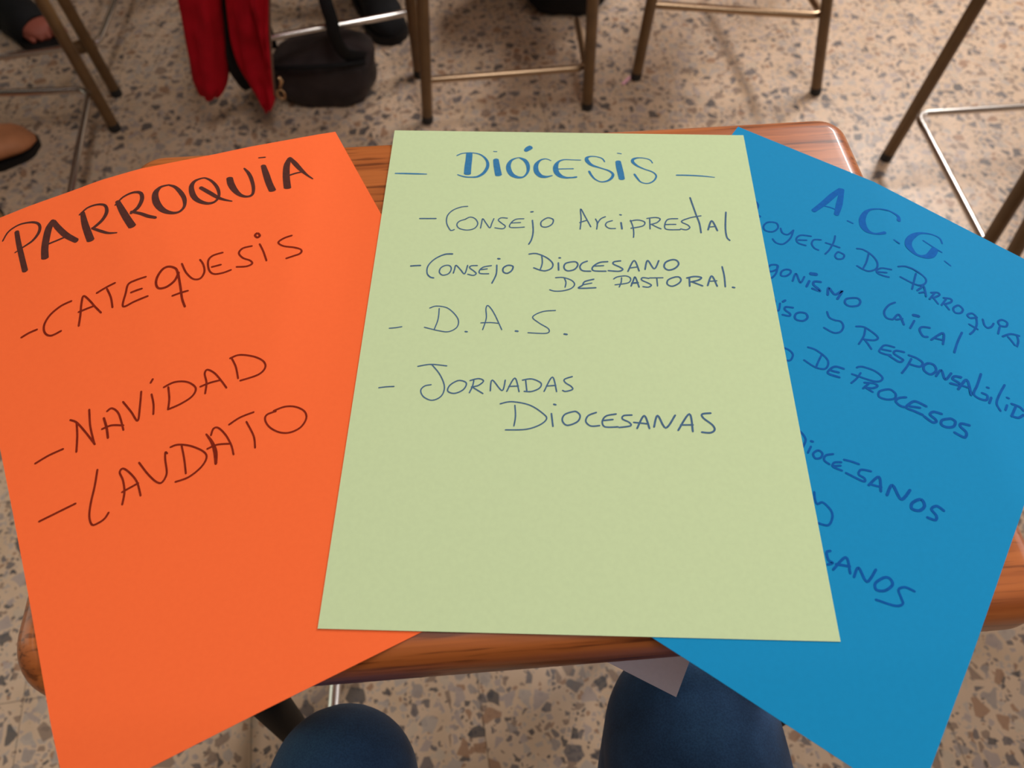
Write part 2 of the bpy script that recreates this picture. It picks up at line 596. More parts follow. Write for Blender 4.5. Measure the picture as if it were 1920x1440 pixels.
WRITING = [
    ("orange", "heading", """303 2834 248 298 2773 268 295 2700 288 292 2566 304
224 2810 79 263 2855 91 319 2873 91 373 2863 113 411 2840 146 420 2808 156 404 2770 155 366 2737 122 316 2720 89 268 2705 67
491 2817 245 460 2778 355 433 2716 374 413 2657 371 401 2597 390
490 2812 289 505 2759 331 532 2693 349 572 2635 303
429 2678 99 478 2681 98 532 2685 98
643 2801 243 637 2730 350 637 2667 390 639 2605 408
625 2794 88 675 2820 100 727 2817 121 762 2793 154 760 2748 196 724 2705 174 666 2675 141
666 2677 152 705 2635 172 736 2608 128 774 2592 64
829 2792 263 836 2724 369 846 2656 408 857 2600 426
812 2773 87 862 2810 99 917 2821 132 953 2803 197 950 2760 218 917 2713 195 873 2689 151
878 2697 151 918 2666 193 948 2635 214 981 2611 170
1097 2812 110 1059 2808 153 1024 2772 305 1013 2710 389 1027 2652 343 1063 2616 213 1103 2609 128 1138 2637 150 1153 2689 237 1148 2739 260 1132 2785 197 1110 2807 131 1097 2812 110
1285 2808 99 1240 2799 153 1211 2762 261 1203 2700 324 1218 2654 279 1256 2620 192 1297 2620 128 1328 2654 150 1337 2711 195 1326 2764 175 1306 2796 132 1285 2808 99
1255 2742 239 1290 2689 259 1320 2643 214 1348 2616 150 1380 2594 85
1419 2765 350 1413 2720 391 1418 2669 345 1435 2623 235 1465 2599 149 1497 2605 150 1518 2654 194 1527 2724 218 1525 2771 197 1515 2810 110
1619 2799 287 1613 2731 371 1607 2658 389 1607 2595 406
1615 2867 89 1631 2865 89 1649 2862 89
1774 2813 222 1740 2758 352 1711 2676 391 1689 2588 407
1778 2816 200 1790 2765 309 1804 2707 263 1822 2654 152 1842 2614 86
1721 2680 109 1771 2686 109 1812 2685 109"""),
    ("orange", "written_line", """198 2176 88 236 2185 88 275 2187 88
464 2277 88 411 2270 88 352 2242 88 313 2197 88 307 2149 87 331 2120 87 380 2125 86
465 2116 86 486 2174 86 506 2239 87 526 2280 88 546 2243 87 562 2195 86 581 2145 86
483 2196 87 518 2198 87 558 2199 86
590 2269 87 640 2282 87 687 2289 87
642 2271 87 647 2211 86 640 2151 86
837 2259 86 785 2259 86 746 2251 86 721 2205 86 689 2133 85 748 2136 85 815 2140 85
746 2196 86 773 2197 86 800 2196 86
988 2207 100 988 2246 101 961 2273 101 928 2271 101 892 2238 101 873 2199 101 877 2164 100 915 2156 100 962 2177 100 994 2217 101
991 2216 101 978 2128 99 966 2056 98 965 2003 98
927 2091 84 965 2092 84 1005 2090 84
1024 2266 86 1028 2204 85 1049 2152 85 1083 2142 85 1113 2175 85 1121 2222 86 1115 2258 86
1233 2263 86 1181 2261 86 1150 2235 86 1138 2177 85 1153 2144 85 1194 2134 84 1239 2137 84
1156 2191 85 1179 2190 85 1202 2189 85
1384 2251 86 1337 2253 86 1309 2229 86 1318 2191 85 1347 2160 85 1350 2136 85 1318 2130 84 1272 2145 85
1426 2248 86 1428 2192 85 1424 2128 84
1439 2325 102 1422 2316 102 1428 2297 102 1444 2304 102 1439 2325 102
1599 2242 86 1554 2239 86 1519 2222 86 1535 2189 85 1585 2157 85 1613 2131 85 1594 2107 85 1523 2102 84"""),
    ("orange", "written_line", """131 1468 80 192 1481 80 257 1485 80
341 1591 80 329 1522 80 309 1444 79
318 1618 81 342 1591 80 368 1522 80 392 1445 79
408 1633 81 394 1550 80 391 1481 79 391 1449 79
453 1451 92 459 1503 93 459 1559 94
481 1589 80 505 1594 80 526 1552 79 526 1460 78
439 1507 79 482 1507 79 531 1483 78
559 1605 80 580 1538 79 596 1478 78 622 1541 79 649 1622 79
689 1586 79 684 1531 78 670 1480 78
701 1649 80 715 1664 80
770 1589 79 758 1527 78 738 1474 78
751 1598 79 804 1603 79 857 1579 78 885 1531 78 859 1494 77 799 1477 77 738 1474 78
917 1482 77 939 1535 78 945 1586 78 963 1603 78 988 1571 78 1004 1521 77 1016 1469 77
907 1527 78 954 1528 78 1004 1521 77
1086 1620 78 1090 1562 78 1081 1496 77
1080 1620 78 1126 1620 78 1185 1583 78 1219 1538 77 1216 1499 77 1173 1475 77 1087 1479 77"""),
    ("orange", "written_line", """97 1180 78 175 1187 77 254 1194 77
375 1313 77 348 1241 77 314 1164 76 296 1105 76 299 1063 75 324 1059 75 353 1067 75 375 1087 75
437 1099 75 459 1153 76 466 1211 76 462 1256 76 480 1268 77 503 1231 76 520 1175 75 519 1105 75
450 1157 76 487 1163 75 523 1168 75
551 1265 76 573 1192 75 598 1138 75 620 1126 75 649 1159 75 660 1226 75 670 1263 76 676 1255 76
745 1263 75 738 1193 75 726 1121 74
698 1279 76 732 1276 76 781 1245 75 825 1194 75 831 1157 74 796 1121 74 733 1098 74 674 1101 74
862 1271 71 874 1220 123 874 1165 157 860 1109 104
880 1257 75 899 1284 75 920 1280 75 940 1233 75 949 1169 74 945 1118 74
846 1197 75 892 1198 74 944 1178 74
971 1274 75 1028 1288 75 1092 1288 75
1047 1253 75 1055 1168 74 1043 1108 73
1187 1250 75 1144 1249 75 1128 1225 74 1135 1181 74 1167 1137 73 1211 1115 73 1264 1120 73 1303 1154 74 1307 1195 74 1277 1235 74 1232 1256 75 1179 1256 75"""),
    ("green", "heading", """43 2602 81 101 2602 105 171 2601 105 225 2600 64
463 2777 378 463 2724 392 461 2668 405 461 2606 417
391 2758 74 423 2777 74 478 2783 74 530 2768 99 566 2726 147 576 2676 194 558 2621 192 523 2587 144 481 2580 96 442 2584 96 405 2599 72
622 2729 326 627 2688 373 634 2644 386 642 2600 399
606 2798 58 614 2797 58 625 2797 58
751 2747 65 716 2727 147 698 2686 259 702 2640 305 723 2602 272 759 2584 175 789 2592 112 810 2631 160 811 2681 226 795 2722 228 771 2741 147 751 2747 65
795 2808 247 809 2825 347 826 2839 331
945 2727 57 914 2741 73 881 2727 130 859 2688 259 860 2638 305 882 2602 272 909 2592 191 932 2596 112 952 2604 72
1119 2735 65 1068 2736 65 1021 2736 82 989 2718 146 973 2679 291 976 2635 321 997 2603 272 1028 2589 160 1062 2589 112 1091 2594 128
978 2657 73 1025 2660 73 1075 2662 73
1259 2724 82 1245 2751 82 1210 2766 74 1175 2766 99 1155 2752 197 1159 2725 245 1184 2694 179 1234 2671 97 1280 2650 113 1303 2622 161 1293 2589 160 1265 2565 112 1230 2559 80 1198 2580 96 1178 2612 128 1167 2641 145
1338 2728 328 1342 2681 374 1348 2632 371 1353 2584 353
1337 2798 58 1348 2796 58 1360 2793 58
1538 2720 73 1526 2744 73 1496 2758 66 1458 2761 88 1428 2749 161 1424 2724 190 1450 2692 131 1491 2666 87 1533 2645 87 1552 2616 101 1542 2583 100 1517 2558 86 1489 2551 71 1461 2562 85 1444 2588 114 1428 2623 129
1670 2622 87 1740 2622 94 1814 2618 87 1887 2609 51"""),
    ("green", "written_line", """216 2251 70 260 2252 70 306 2253 70
477 2349 58 440 2343 58 395 2317 58 368 2274 57 368 2220 57 389 2172 56 401 2167 56 413 2173 56
470 2251 57 437 2235 57 425 2209 57 441 2182 56 484 2171 56 523 2184 56 540 2219 57 525 2255 57 497 2268 57 472 2254 57
557 2187 56 561 2222 57 566 2257 57 586 2224 57 608 2190 56 618 2225 57 628 2259 57
702 2264 57 669 2266 57 653 2249 57 672 2226 57 693 2204 56 679 2185 56 636 2191 56
794 2262 57 751 2257 57 724 2229 57 718 2198 56 756 2195 56 798 2200 56
727 2229 57 752 2231 57 776 2233 57
842 2251 69 847 2172 68 839 2111 68 824 2075 67
833 2314 76 844 2316 76
920 2269 63 891 2241 63 893 2208 63 921 2203 63 950 2224 63 958 2256 63 941 2270 63 920 2269 63
1105 2191 60 1112 2266 61 1111 2343 61 1135 2285 61 1164 2210 60
1104 2240 60 1123 2249 61 1144 2258 61
1192 2268 61 1201 2239 61 1196 2193 60
1199 2230 60 1220 2269 61 1247 2287 61
1284 2258 61 1255 2245 61 1246 2221 60 1265 2201 60 1299 2200 60
1332 2244 81 1335 2198 81
1328 2304 68 1336 2302 68
1385 2263 61 1396 2215 61 1398 2171 60 1395 2138 60
1384 2257 61 1425 2266 61 1462 2252 61 1450 2222 61 1385 2204 61
1492 2275 61 1489 2201 61
1477 2279 61 1525 2287 62 1550 2276 62 1530 2249 61 1496 2235 61
1500 2235 61 1523 2218 61 1549 2203 61
1647 2281 62 1593 2274 62 1572 2232 61 1580 2200 61 1653 2199 61
1573 2235 61 1603 2237 61 1633 2238 61
1778 2305 62 1722 2291 62 1672 2267 62 1671 2252 62 1698 2235 61 1708 2215 61 1687 2199 61 1657 2205 61
1731 2443 78 1751 2320 76 1764 2249 76 1766 2179 75
1807 2202 82 1834 2269 83 1857 2197 82
1816 2222 62 1847 2227 62
1920 2335 77 1904 2222 76 1903 2152 75 1916 2127 75"""),
    ("green", "written_line", """198 1908 72 223 1911 72 249 1913 72
414 1997 85 371 1992 73 321 1958 61 290 1910 60 289 1862 60 306 1836 71 326 1829 71
383 1916 60 359 1898 60 354 1868 60 373 1849 60 403 1860 60 415 1890 60 407 1913 60 383 1916 60
428 1864 60 433 1891 60 439 1918 60 465 1888 60 488 1861 59 501 1919 60
552 1919 60 520 1916 60 513 1902 60 538 1879 60 549 1863 59 534 1851 59 505 1858 59
627 1920 60 586 1909 60 566 1886 60 570 1865 59 615 1864 59
571 1891 60 606 1897 60
656 1924 66 655 1861 65 635 1801 65
661 1969 84 670 1968 84
716 1924 72 692 1906 72 692 1879 71 713 1869 71 736 1888 71 742 1917 72 716 1924 72
895 1997 61 898 1943 60 886 1893 60
827 2005 67 868 2009 67 921 1982 66 953 1944 66 948 1910 66 916 1891 66 886 1895 66 853 1910 66
984 1947 72 985 1897 72
988 1982 73 995 1982 73
1059 1956 71 1022 1943 71 1014 1912 70 1033 1893 70 1068 1903 70 1087 1932 70 1081 1953 71 1059 1956 71
1138 1962 71 1111 1947 71 1098 1920 70 1112 1896 70 1154 1893 70
1247 1961 71 1203 1954 71 1167 1923 70 1171 1897 70 1235 1895 70
1175 1929 64 1224 1933 64
1316 1968 71 1282 1961 71 1277 1945 71 1310 1925 71 1325 1909 71 1303 1896 70 1248 1899 70
1352 1897 71 1389 1972 71 1411 1901 71
1362 1920 64 1400 1927 64
1443 1912 71 1461 1974 72 1492 1917 71 1520 1974 72
1591 1982 79 1556 1963 78 1546 1930 78 1567 1910 78 1602 1923 78 1624 1952 78 1616 1977 79 1591 1982 79"""),
    ("green", "written_line", """1015 1842 57 1023 1814 57 1018 1782 56
969 1845 57 1008 1847 57 1051 1830 57 1068 1803 57 1050 1775 56 1007 1758 56 964 1755 56 938 1763 56
1169 1839 70 1122 1822 69 1109 1797 69 1090 1777 69 1178 1782 69
1113 1801 57 1158 1813 57
1274 1843 57 1295 1858 57 1339 1865 57 1363 1849 57 1349 1819 57 1280 1804 57
1316 1852 57 1312 1820 57 1301 1790 57
1363 1798 69 1375 1830 70 1388 1858 70 1404 1792 70
1369 1817 89 1400 1821 89
1459 1851 64 1427 1855 64 1421 1839 64 1454 1819 64 1469 1805 63 1452 1792 63 1425 1795 63
1463 1854 58 1533 1857 58
1501 1852 58 1501 1801 57
1594 1862 71 1560 1843 70 1553 1815 70 1577 1801 70 1611 1819 70 1627 1843 71 1619 1863 71 1594 1862 71
1672 1860 77 1669 1804 77
1659 1858 77 1700 1869 78 1735 1863 78 1718 1845 77 1678 1832 77
1684 1832 77 1736 1807 77
1763 1810 77 1791 1875 78 1812 1807 77
1774 1838 58 1814 1843 58
1853 1939 72 1857 1880 72 1854 1804 71
1892 1801 84 1901 1799 84"""),
    ("green", "written_line", """128 1498 51 159 1502 51 190 1509 51
371 1628 51 370 1559 51 355 1494 50
322 1630 51 358 1644 51 418 1629 51 470 1567 51 470 1514 50 430 1484 50 380 1488 50 305 1508 50
513 1486 70 522 1485 70
600 1500 50 615 1571 50 611 1633 51 622 1652 51 654 1603 51 696 1502 50
589 1542 50 636 1545 50 679 1541 50
766 1495 80 777 1494 80
967 1629 51 901 1620 51 851 1585 50 884 1548 50 932 1512 50 922 1485 50 829 1486 50
1011 1482 80 1024 1480 80"""),
    ("green", "written_line", """116 1145 53 150 1151 53 188 1154 53
293 1272 54 356 1285 53 434 1278 53
361 1283 53 404 1227 53 431 1160 52 420 1106 52 378 1081 52 335 1100 52 319 1135 52 336 1160 53 366 1168 53
498 1195 57 458 1168 57 449 1134 57 483 1122 57 524 1145 57 535 1182 57 498 1195 57
571 1196 57 566 1163 57 553 1127 57
553 1196 57 593 1208 57 618 1195 57 594 1169 57 562 1160 57
566 1159 57 618 1124 57
653 1140 57 660 1201 57 709 1143 57 723 1202 57
732 1139 57 769 1215 57 791 1139 57
741 1167 57 787 1170 57
822 1202 57 828 1145 57
806 1204 57 851 1212 57 895 1190 57 889 1161 57 851 1141 57 816 1141 57
911 1143 57 951 1225 57 971 1143 57
922 1173 57 967 1178 57
1047 1230 58 1010 1214 57 1013 1195 57 1041 1174 57 1047 1157 57 1015 1145 57 1000 1150 57"""),
    ("green", "written_line", """773 1062 56 777 1004 56 771 951 55
703 1069 56 758 1082 56 843 1065 56 907 1020 56 923 992 56 891 959 55 826 934 55 732 929 55
946 1021 65 953 953 65
958 1072 75 966 1070 75
1048 1034 65 1008 1017 65 997 985 65 1019 960 65 1066 979 65 1081 1011 65 1067 1032 65 1048 1034 65
1157 1032 66 1119 1014 65 1107 982 65 1130 959 65 1170 962 65
1250 1026 66 1203 1014 65 1184 984 65 1196 956 65 1256 957 65
1191 990 65 1234 996 65
1324 1022 66 1286 1018 66 1279 1000 65 1310 982 65 1314 964 65 1261 954 65
1345 952 75 1382 1020 75 1402 953 75
1331 983 65 1399 976 66
1424 961 75 1445 1022 76 1478 957 75 1527 1025 76
1535 946 75 1595 1034 76 1602 941 75
1549 974 66 1606 976 66
1695 1041 77 1656 1035 76 1658 1014 76 1696 978 76 1704 952 76 1682 936 76 1644 938 76"""),
    ("blue", "heading", """649 2564 262 675 2651 341 694 2734 364 715 2806 291
721 2810 252 735 2755 308 750 2694 362 760 2645 321 766 2607 282
679 2630 75 715 2640 76 752 2642 76
835 2597 84 850 2596 84 867 2595 84
1071 2761 231 1057 2791 174 1016 2800 97 978 2792 87 944 2776 87 910 2747 134 896 2707 267 899 2653 359 920 2610 376 947 2587 299 973 2583 168 997 2589 122 1019 2605 169 1037 2625 207
1097 2602 84 1113 2598 84 1130 2593 84
1326 2760 97 1306 2787 97 1276 2791 87 1240 2779 97 1200 2749 154 1177 2707 306 1166 2656 379 1175 2613 395 1201 2589 319 1228 2576 187 1256 2579 169 1285 2600 301 1299 2626 416 1304 2652 437 1306 2685 401
1232 2706 86 1287 2697 86 1344 2690 86
1377 2636 85 1393 2631 85 1413 2625 85"""),
    ("blue", "written_line", """351 2452 83 374 2434 83 384 2393 82
398 2363 109 418 2360 109
473 2344 82 465 2305 81 485 2280 81 523 2293 81 536 2335 81 514 2364 82 473 2344 82
550 2340 81 572 2315 81 601 2320 81 614 2366 82
614 2366 82 623 2302 81 607 2242 80 573 2229 80 545 2244 80
711 2378 82 663 2355 81 651 2320 81 671 2294 81 713 2299 81
665 2315 81 702 2337 81
766 2383 82 735 2363 81 735 2330 81 758 2308 81 783 2306 81
820 2452 82 830 2406 82 831 2341 81 824 2301 81
796 2377 82 822 2381 82 871 2386 82
875 2350 81 872 2319 81 891 2303 81 914 2322 81 911 2349 81 890 2354 81 875 2350 81
1017 2432 82 1028 2368 81 1029 2312 81
952 2431 82 984 2442 82 1035 2430 82 1076 2398 82 1088 2354 81 1064 2316 81 1033 2309 81 996 2315 81
1156 2390 82 1112 2373 81 1094 2343 81 1106 2326 81 1135 2326 81 1163 2333 81
1105 2337 81 1143 2356 81
1180 2431 82 1215 2454 83 1272 2456 83 1327 2437 83 1335 2397 82 1303 2363 81 1213 2368 81
1274 2437 82 1283 2374 82 1291 2322 81
1317 2328 90 1326 2354 90 1337 2374 91 1367 2317 90
1331 2318 90 1356 2342 90
1398 2367 91 1389 2311 90
1382 2359 91 1411 2383 91 1423 2372 91 1402 2330 90
1401 2332 90 1435 2308 90
1461 2368 91 1453 2312 90
1448 2369 91 1482 2388 91 1489 2368 91 1465 2329 91
1464 2331 91 1495 2309 90
1523 2366 91 1511 2333 91 1527 2311 90 1552 2328 91 1556 2359 91 1536 2373 91 1523 2366 91
1632 2357 92 1605 2368 92 1586 2340 91 1604 2329 91 1631 2356 92
1629 2355 92 1644 2310 91 1643 2259 90 1632 2221 90
1611 2283 90 1656 2280 91
1662 2365 92 1679 2333 91 1698 2326 91 1713 2348 92 1717 2376 92
1750 2375 92 1754 2325 92
1734 2405 93 1749 2433 93 1776 2432 93 1777 2402 93 1751 2387 93 1734 2405 93
1779 2322 92 1810 2367 93 1851 2386 93
1840 2380 93 1855 2348 92 1858 2308 92
1804 2338 92 1827 2323 92 1846 2307 92"""),
    ("blue", "written_line", """643 2085 87 614 2070 87 608 2041 86 627 2024 86 650 2056 86 643 2085 87
644 2083 87 658 2033 86 653 1990 85 640 1987 85
691 2083 87 678 2057 86 687 2031 86 710 2042 86 721 2074 87 712 2091 87 691 2083 87
752 2030 86 747 2086 87 790 2041 86 792 2090 87
825 2077 110 827 2036 109
811 2128 174 825 2134 174 839 2140 175
877 2104 110 849 2089 110 853 2066 110 884 2055 110 896 2044 109 858 2039 109
940 2044 109 927 2090 110 970 2066 110 993 2109 110 992 2046 109
1056 2096 95 1030 2070 94 1035 2041 94 1063 2036 94 1095 2063 94 1097 2093 94 1080 2107 95 1056 2096 95
1247 2187 88 1226 2152 88 1221 2100 87 1242 2069 86 1271 2073 87 1277 2084 87
1277 2082 95 1290 2122 95 1332 2075 94
1289 2083 87 1314 2107 87
1368 2127 95 1366 2072 95
1353 2160 144 1365 2164 144 1377 2167 144
1447 2127 95 1413 2110 95 1410 2084 95 1436 2058 94 1456 2066 95
1477 2058 95 1514 2133 96 1534 2065 95
1491 2078 87 1529 2089 87
1594 2202 97 1592 2123 96 1597 2049 95"""),
    ("blue", "written_line", """757 1855 84 769 1814 83 760 1801 83
765 1874 107 771 1888 107
723 1862 84 732 1851 84
823 1866 91 791 1850 91 794 1831 91 825 1822 91 828 1806 90 797 1795 90
863 1856 91 851 1831 91 864 1805 90 898 1815 90 910 1847 91 892 1867 91 863 1856 91
979 1937 85 1002 1910 84 1032 1909 84 1060 1917 84 1082 1895 84 1082 1856 83 1055 1831 83 1004 1834 83
1179 1944 85 1189 1894 84 1186 1835 83
1136 1931 84 1171 1949 85 1225 1939 85 1252 1923 84 1240 1898 84 1193 1874 84
1199 1878 84 1226 1858 84 1248 1840 83
1339 1913 84 1297 1900 84 1286 1869 84 1287 1846 84 1315 1847 84 1341 1857 84
1292 1867 84 1332 1881 84
1389 1911 92 1354 1898 92 1350 1876 92 1384 1868 92 1401 1862 92 1387 1841 91 1334 1850 91
1415 1906 92 1454 1910 92 1486 1899 92 1481 1869 92 1432 1856 92
1432 1891 92 1430 1840 91 1422 1786 91
1510 1912 100 1497 1884 100 1509 1858 99 1540 1855 99 1555 1889 100 1538 1916 100 1510 1912 100
1565 1860 100 1575 1907 100 1608 1865 100 1621 1915 101
1667 1920 109 1640 1907 108 1638 1887 108 1667 1882 108 1677 1870 108 1636 1857 107
1677 1845 107 1696 1922 109 1738 1848 108
1682 1873 85 1722 1883 85
1746 2005 103 1748 1924 101 1747 1862 100 1778 1852 100 1809 1867 101 1806 1896 101 1781 1894 101
1826 1897 101 1826 1859 101
1792 1944 94 1800 1947 94
1863 2017 96 1855 1938 94 1857 1880 94 1883 1850 93
1903 1904 94 1903 1871 94
1892 1949 95 1900 1951 95
1941 1922 103 1937 1854 101
1920 1927 102 1958 1935 103 1978 1925 103
1937 1856 101 1967 1867 102 1985 1901 103"""),
    ("blue", "written_line", """882 1607 80 912 1609 80 938 1594 80 941 1557 80 918 1540 80
1057 1676 81 1058 1628 81 1062 1584 80
983 1677 81 1020 1683 81 1076 1669 81 1102 1644 81 1102 1603 80 1060 1585 80 997 1594 80
1177 1653 96 1138 1642 95 1122 1608 95 1126 1585 95 1178 1594 95
1130 1609 95 1165 1619 95
1228 1695 82 1236 1706 82 1256 1717 82 1310 1724 82 1352 1708 82 1347 1679 82 1312 1661 81 1222 1646 81
1255 1675 81 1250 1634 81 1238 1595 80
1310 1641 88 1296 1597 88
1290 1632 88 1329 1653 89 1349 1648 89 1333 1623 88 1301 1606 88
1310 1607 88 1341 1603 88
1389 1651 89 1367 1622 88 1376 1595 88 1410 1599 88 1440 1624 88 1437 1652 89 1411 1663 89 1389 1651 89
1484 1662 96 1458 1640 96 1451 1613 96 1477 1601 96 1502 1608 96
1580 1666 104 1530 1665 104 1511 1639 104 1504 1607 103 1541 1609 103 1581 1611 103
1515 1623 96 1558 1642 96
1653 1665 104 1619 1656 104 1609 1632 104 1635 1622 104 1646 1611 104 1631 1597 103 1590 1607 103
1690 1658 104 1666 1633 104 1671 1608 104 1698 1609 104 1721 1630 104 1720 1659 105 1701 1664 105 1690 1658 104
1780 1676 105 1747 1665 105 1747 1647 105 1779 1631 104 1784 1606 104 1772 1598 104 1735 1600 104"""),
    ("blue", "written_line", """1128 1212 85 1155 1202 85 1176 1181 85 1179 1140 84
1209 1163 84 1210 1126 84
1199 1190 97 1206 1192 97
1244 1163 84 1232 1135 84 1249 1118 84 1268 1134 84 1266 1159 84 1244 1163 84
1308 1183 85 1283 1158 84 1286 1131 84 1313 1125 84
1354 1164 85 1329 1145 84 1331 1122 84 1372 1126 84
1335 1128 84 1358 1146 84
1360 1183 85 1391 1193 85 1424 1199 85
1482 1195 85 1443 1178 85 1442 1150 85 1471 1145 85 1470 1128 84 1392 1125 84
1498 1124 97 1522 1188 98 1553 1125 97
1508 1133 85 1548 1145 85
1582 1123 109 1586 1182 110 1641 1137 109 1659 1201 110
1714 1185 111 1688 1148 110 1695 1120 109 1725 1129 110 1737 1163 110 1714 1185 111
1814 1188 99 1782 1192 99 1767 1165 98 1795 1146 98 1797 1124 98 1765 1117 98"""),
    ("blue", "written_line", """1309 958 82 1325 927 82 1342 912 82 1360 932 82 1403 916 82 1421 887 82 1419 844 81 1378 829 81"""),
    ("blue", "written_line", """1470 739 92 1460 724 91 1479 697 91 1498 695 91 1484 677 91
1511 669 91 1536 749 92 1576 693 91
1513 698 91 1564 720 92
1595 687 91 1597 735 92 1647 697 92 1660 767 93
1701 754 93 1679 711 92 1692 686 92 1723 703 92 1740 743 93 1723 762 93 1701 754 93
1825 767 82 1787 762 82 1768 737 81 1788 710 81 1802 689 81 1778 664 81 1705 645 80"""),
]

# ------------------------------------------------------------------ sheets and writing
PW, PH = 0.210, 0.297
PLANE = 0.76


def interp(x, xs, ys):
    if x <= xs[0]:
        return ys[0]
    for a, b, c, d in zip(xs, xs[1:], ys, ys[1:]):
        if x <= b:
            return c + (d - c) * (x - a) / (b - a)
    return ys[-1]


def h_orange(u, v, x, y):
    f = interp(u, [0, .04, .063, .078, .099, .116, .139, .16, .191, .21],
               [.0125, .0162, .0172, .0182, .0176, .0152, .0118, .0092, .0042, .001])
    s = min(1, max(0, (v - .08) / .217))
    tv = -x * math.sin(DESK_ANGLE) + y * math.cos(DESK_ANGLE)
    f *= min(1, max(0, (-x - .012) / .03))
    return f * s ** 1.5 - .10 * max(0, -.03 - tv)


def h_blue(u, v, x, y):
    tu = x * math.cos(DESK_ANGLE) + y * math.sin(DESK_ANGLE)
    tv = -x * math.sin(DESK_ANGLE) + y * math.cos(DESK_ANGLE)
    return -.14 * max(0, tu - .305) - .06 * max(0, -.03 - tv)


def h_green(u, v, x, y):
    return 0.0


SHEETS = {
    'orange': dict(q=(-0.081531, -0.065973, 0.489106), h=h_orange, lift=-0.00055, m=M_ORANGE,
                   head=M_INK_DARK, line=M_INK_RED, label='orange sheet headed PARROQUIA in dark marker, left on the desk'),
    'blue': dict(q=(0.049356, 0.053841, -0.562975), h=h_blue, lift=-0.00025, m=M_BLUE,
                 head=M_INK_NAVY, line=M_INK_NAVY2, label='blue sheet headed A-C-G, half covered by the pale green one'),
    'green': dict(q=(0, 0, 0), h=h_green, lift=0.0001, m=M_GREEN,
                  head=M_INK_BLUE, line=M_INK_GREY, label='pale green sheet headed DIOCESIS, topmost in the middle'),
}


def on_sheet(s, u, v, dz=0.0):
    x0, y0, a = s['q']
    c, sn = math.cos(a), math.sin(a)
    x, y = x0 + u * c - v * sn, y0 + u * sn + v * c
    return Vector((x, y, PLANE + s['lift'] + s['h'](u, v, x, y) + dz))


def sheet_mesh(s, nu=42, nv=60, t=0.00022):
    bm = bmesh.new()
    top = [[bm.verts.new(on_sheet(s, PW * i / nu, PH * j / nv)) for i in range(nu + 1)] for j in range(nv + 1)]
    bot = [[bm.verts.new(v.co - Vector((0, 0, t))) for v in r] for r in top]
    for j in range(nv):
        for i in range(nu):
            bm.faces.new((top[j][i], top[j][i + 1], top[j + 1][i + 1], top[j + 1][i]))
            bm.faces.new((bot[j][i], bot[j + 1][i], bot[j + 1][i + 1], bot[j][i + 1]))
    edge = ([(0, i) for i in range(nu)] + [(j, nu) for j in range(nv)] + [(nv, i) for i in range(nu, 0, -1)]
            + [(j, 0) for j in range(nv, 0, -1)])
    for a, b in zip(edge, edge[1:] + edge[:1]):
        bm.faces.new((top[a[0]][a[1]], bot[a[0]][a[1]], bot[b[0]][b[1]], top[b[0]][b[1]]))
    return bm


def stroke(bm, s, pts, lift):
    """one pen stroke: a ribbon of ink with round ends lying on the sheet"""
    pts = spline(pts, 7)
    n = len(pts)
    left, right = [], []
    for i, (u, v, w) in enumerate(pts):
        a, b = pts[max(0, i - 1)], pts[min(n - 1, i + 1)]
        du, dv = b[0] - a[0], b[1] - a[1]
        l = math.hypot(du, dv) or 1
        nx, ny = -dv / l, du / l
        left.append((u + nx * w / 2, v + ny * w / 2))
        right.append((u - nx * w / 2, v - ny * w / 2))
    L = [bm.verts.new(on_sheet(s, *p, lift)) for p in left]
    R_ = [bm.verts.new(on_sheet(s, *p, lift)) for p in right]
    for i in range(n - 1):
        bm.faces.new((L[i], R_[i], R_[i + 1], L[i + 1]))
    if math.hypot(pts[0][0] - pts[-1][0], pts[0][1] - pts[-1][1]) < 1e-5:
        return                                           # closed letters need no ends
    for i0, i1, a, b in ((0, 1, L[0], R_[0]), (n - 1, n - 2, L[-1], R_[-1])):
        u, v, w = pts[i0]
        e = min(w, 0.0016) / 2                           # chisel tip: wide strokes end nearly square
        du, dv = u - pts[i1][0], v - pts[i1][1]
        l = math.hypot(du, dv) or 1
        du, dv = du / l, dv / l
        la, lb = (left[i0], right[i0])
        mid = []
        for k in range(1, 6):
            t = k / 6
            x = la[0] * (1 - t) + lb[0] * t
            y = la[1] * (1 - t) + lb[1] * t
            s_ = math.sin(PI * t) ** 0.6 * e
            mid.append(bm.verts.new(on_sheet(s, x + du * s_, y + dv * s_, lift)))
        bm.faces.new([a] + mid + [b])


for key in ('orange', 'blue', 'green'):
    s = SHEETS[key]
    root = obj('paper_sheet', sheet_mesh(s), s['m'], smooth=True, sharp=40)
    tag(root, s['label'], 'paper', 'coloured sheets on the desk')
    s['root'] = root
for key, name, data in WRITING:
    s = SHEETS[key]
    bm = bmesh.new()
    for k, row in enumerate(data.strip().split('\n')):
        n = [int(x) for x in row.split()]
        stroke(bm, s, [(a * 1e-4, b * 1e-4, w * (1.0 if name == 'heading' else 1.25) * 1e-5) for a, b, w in zip(n[::3], n[1::3], n[2::3])], 0.00012 + k * 6e-7)
    for f in bm.faces:
        f.normal_update()
        if f.normal.z < 0:
            f.normal_flip()
    me = bpy.data.meshes.new(name)
    bm.to_mesh(me)
    bm.free()
    o = link(name, me, s['head'] if name == 'heading' else s['line'], s['root'], False)

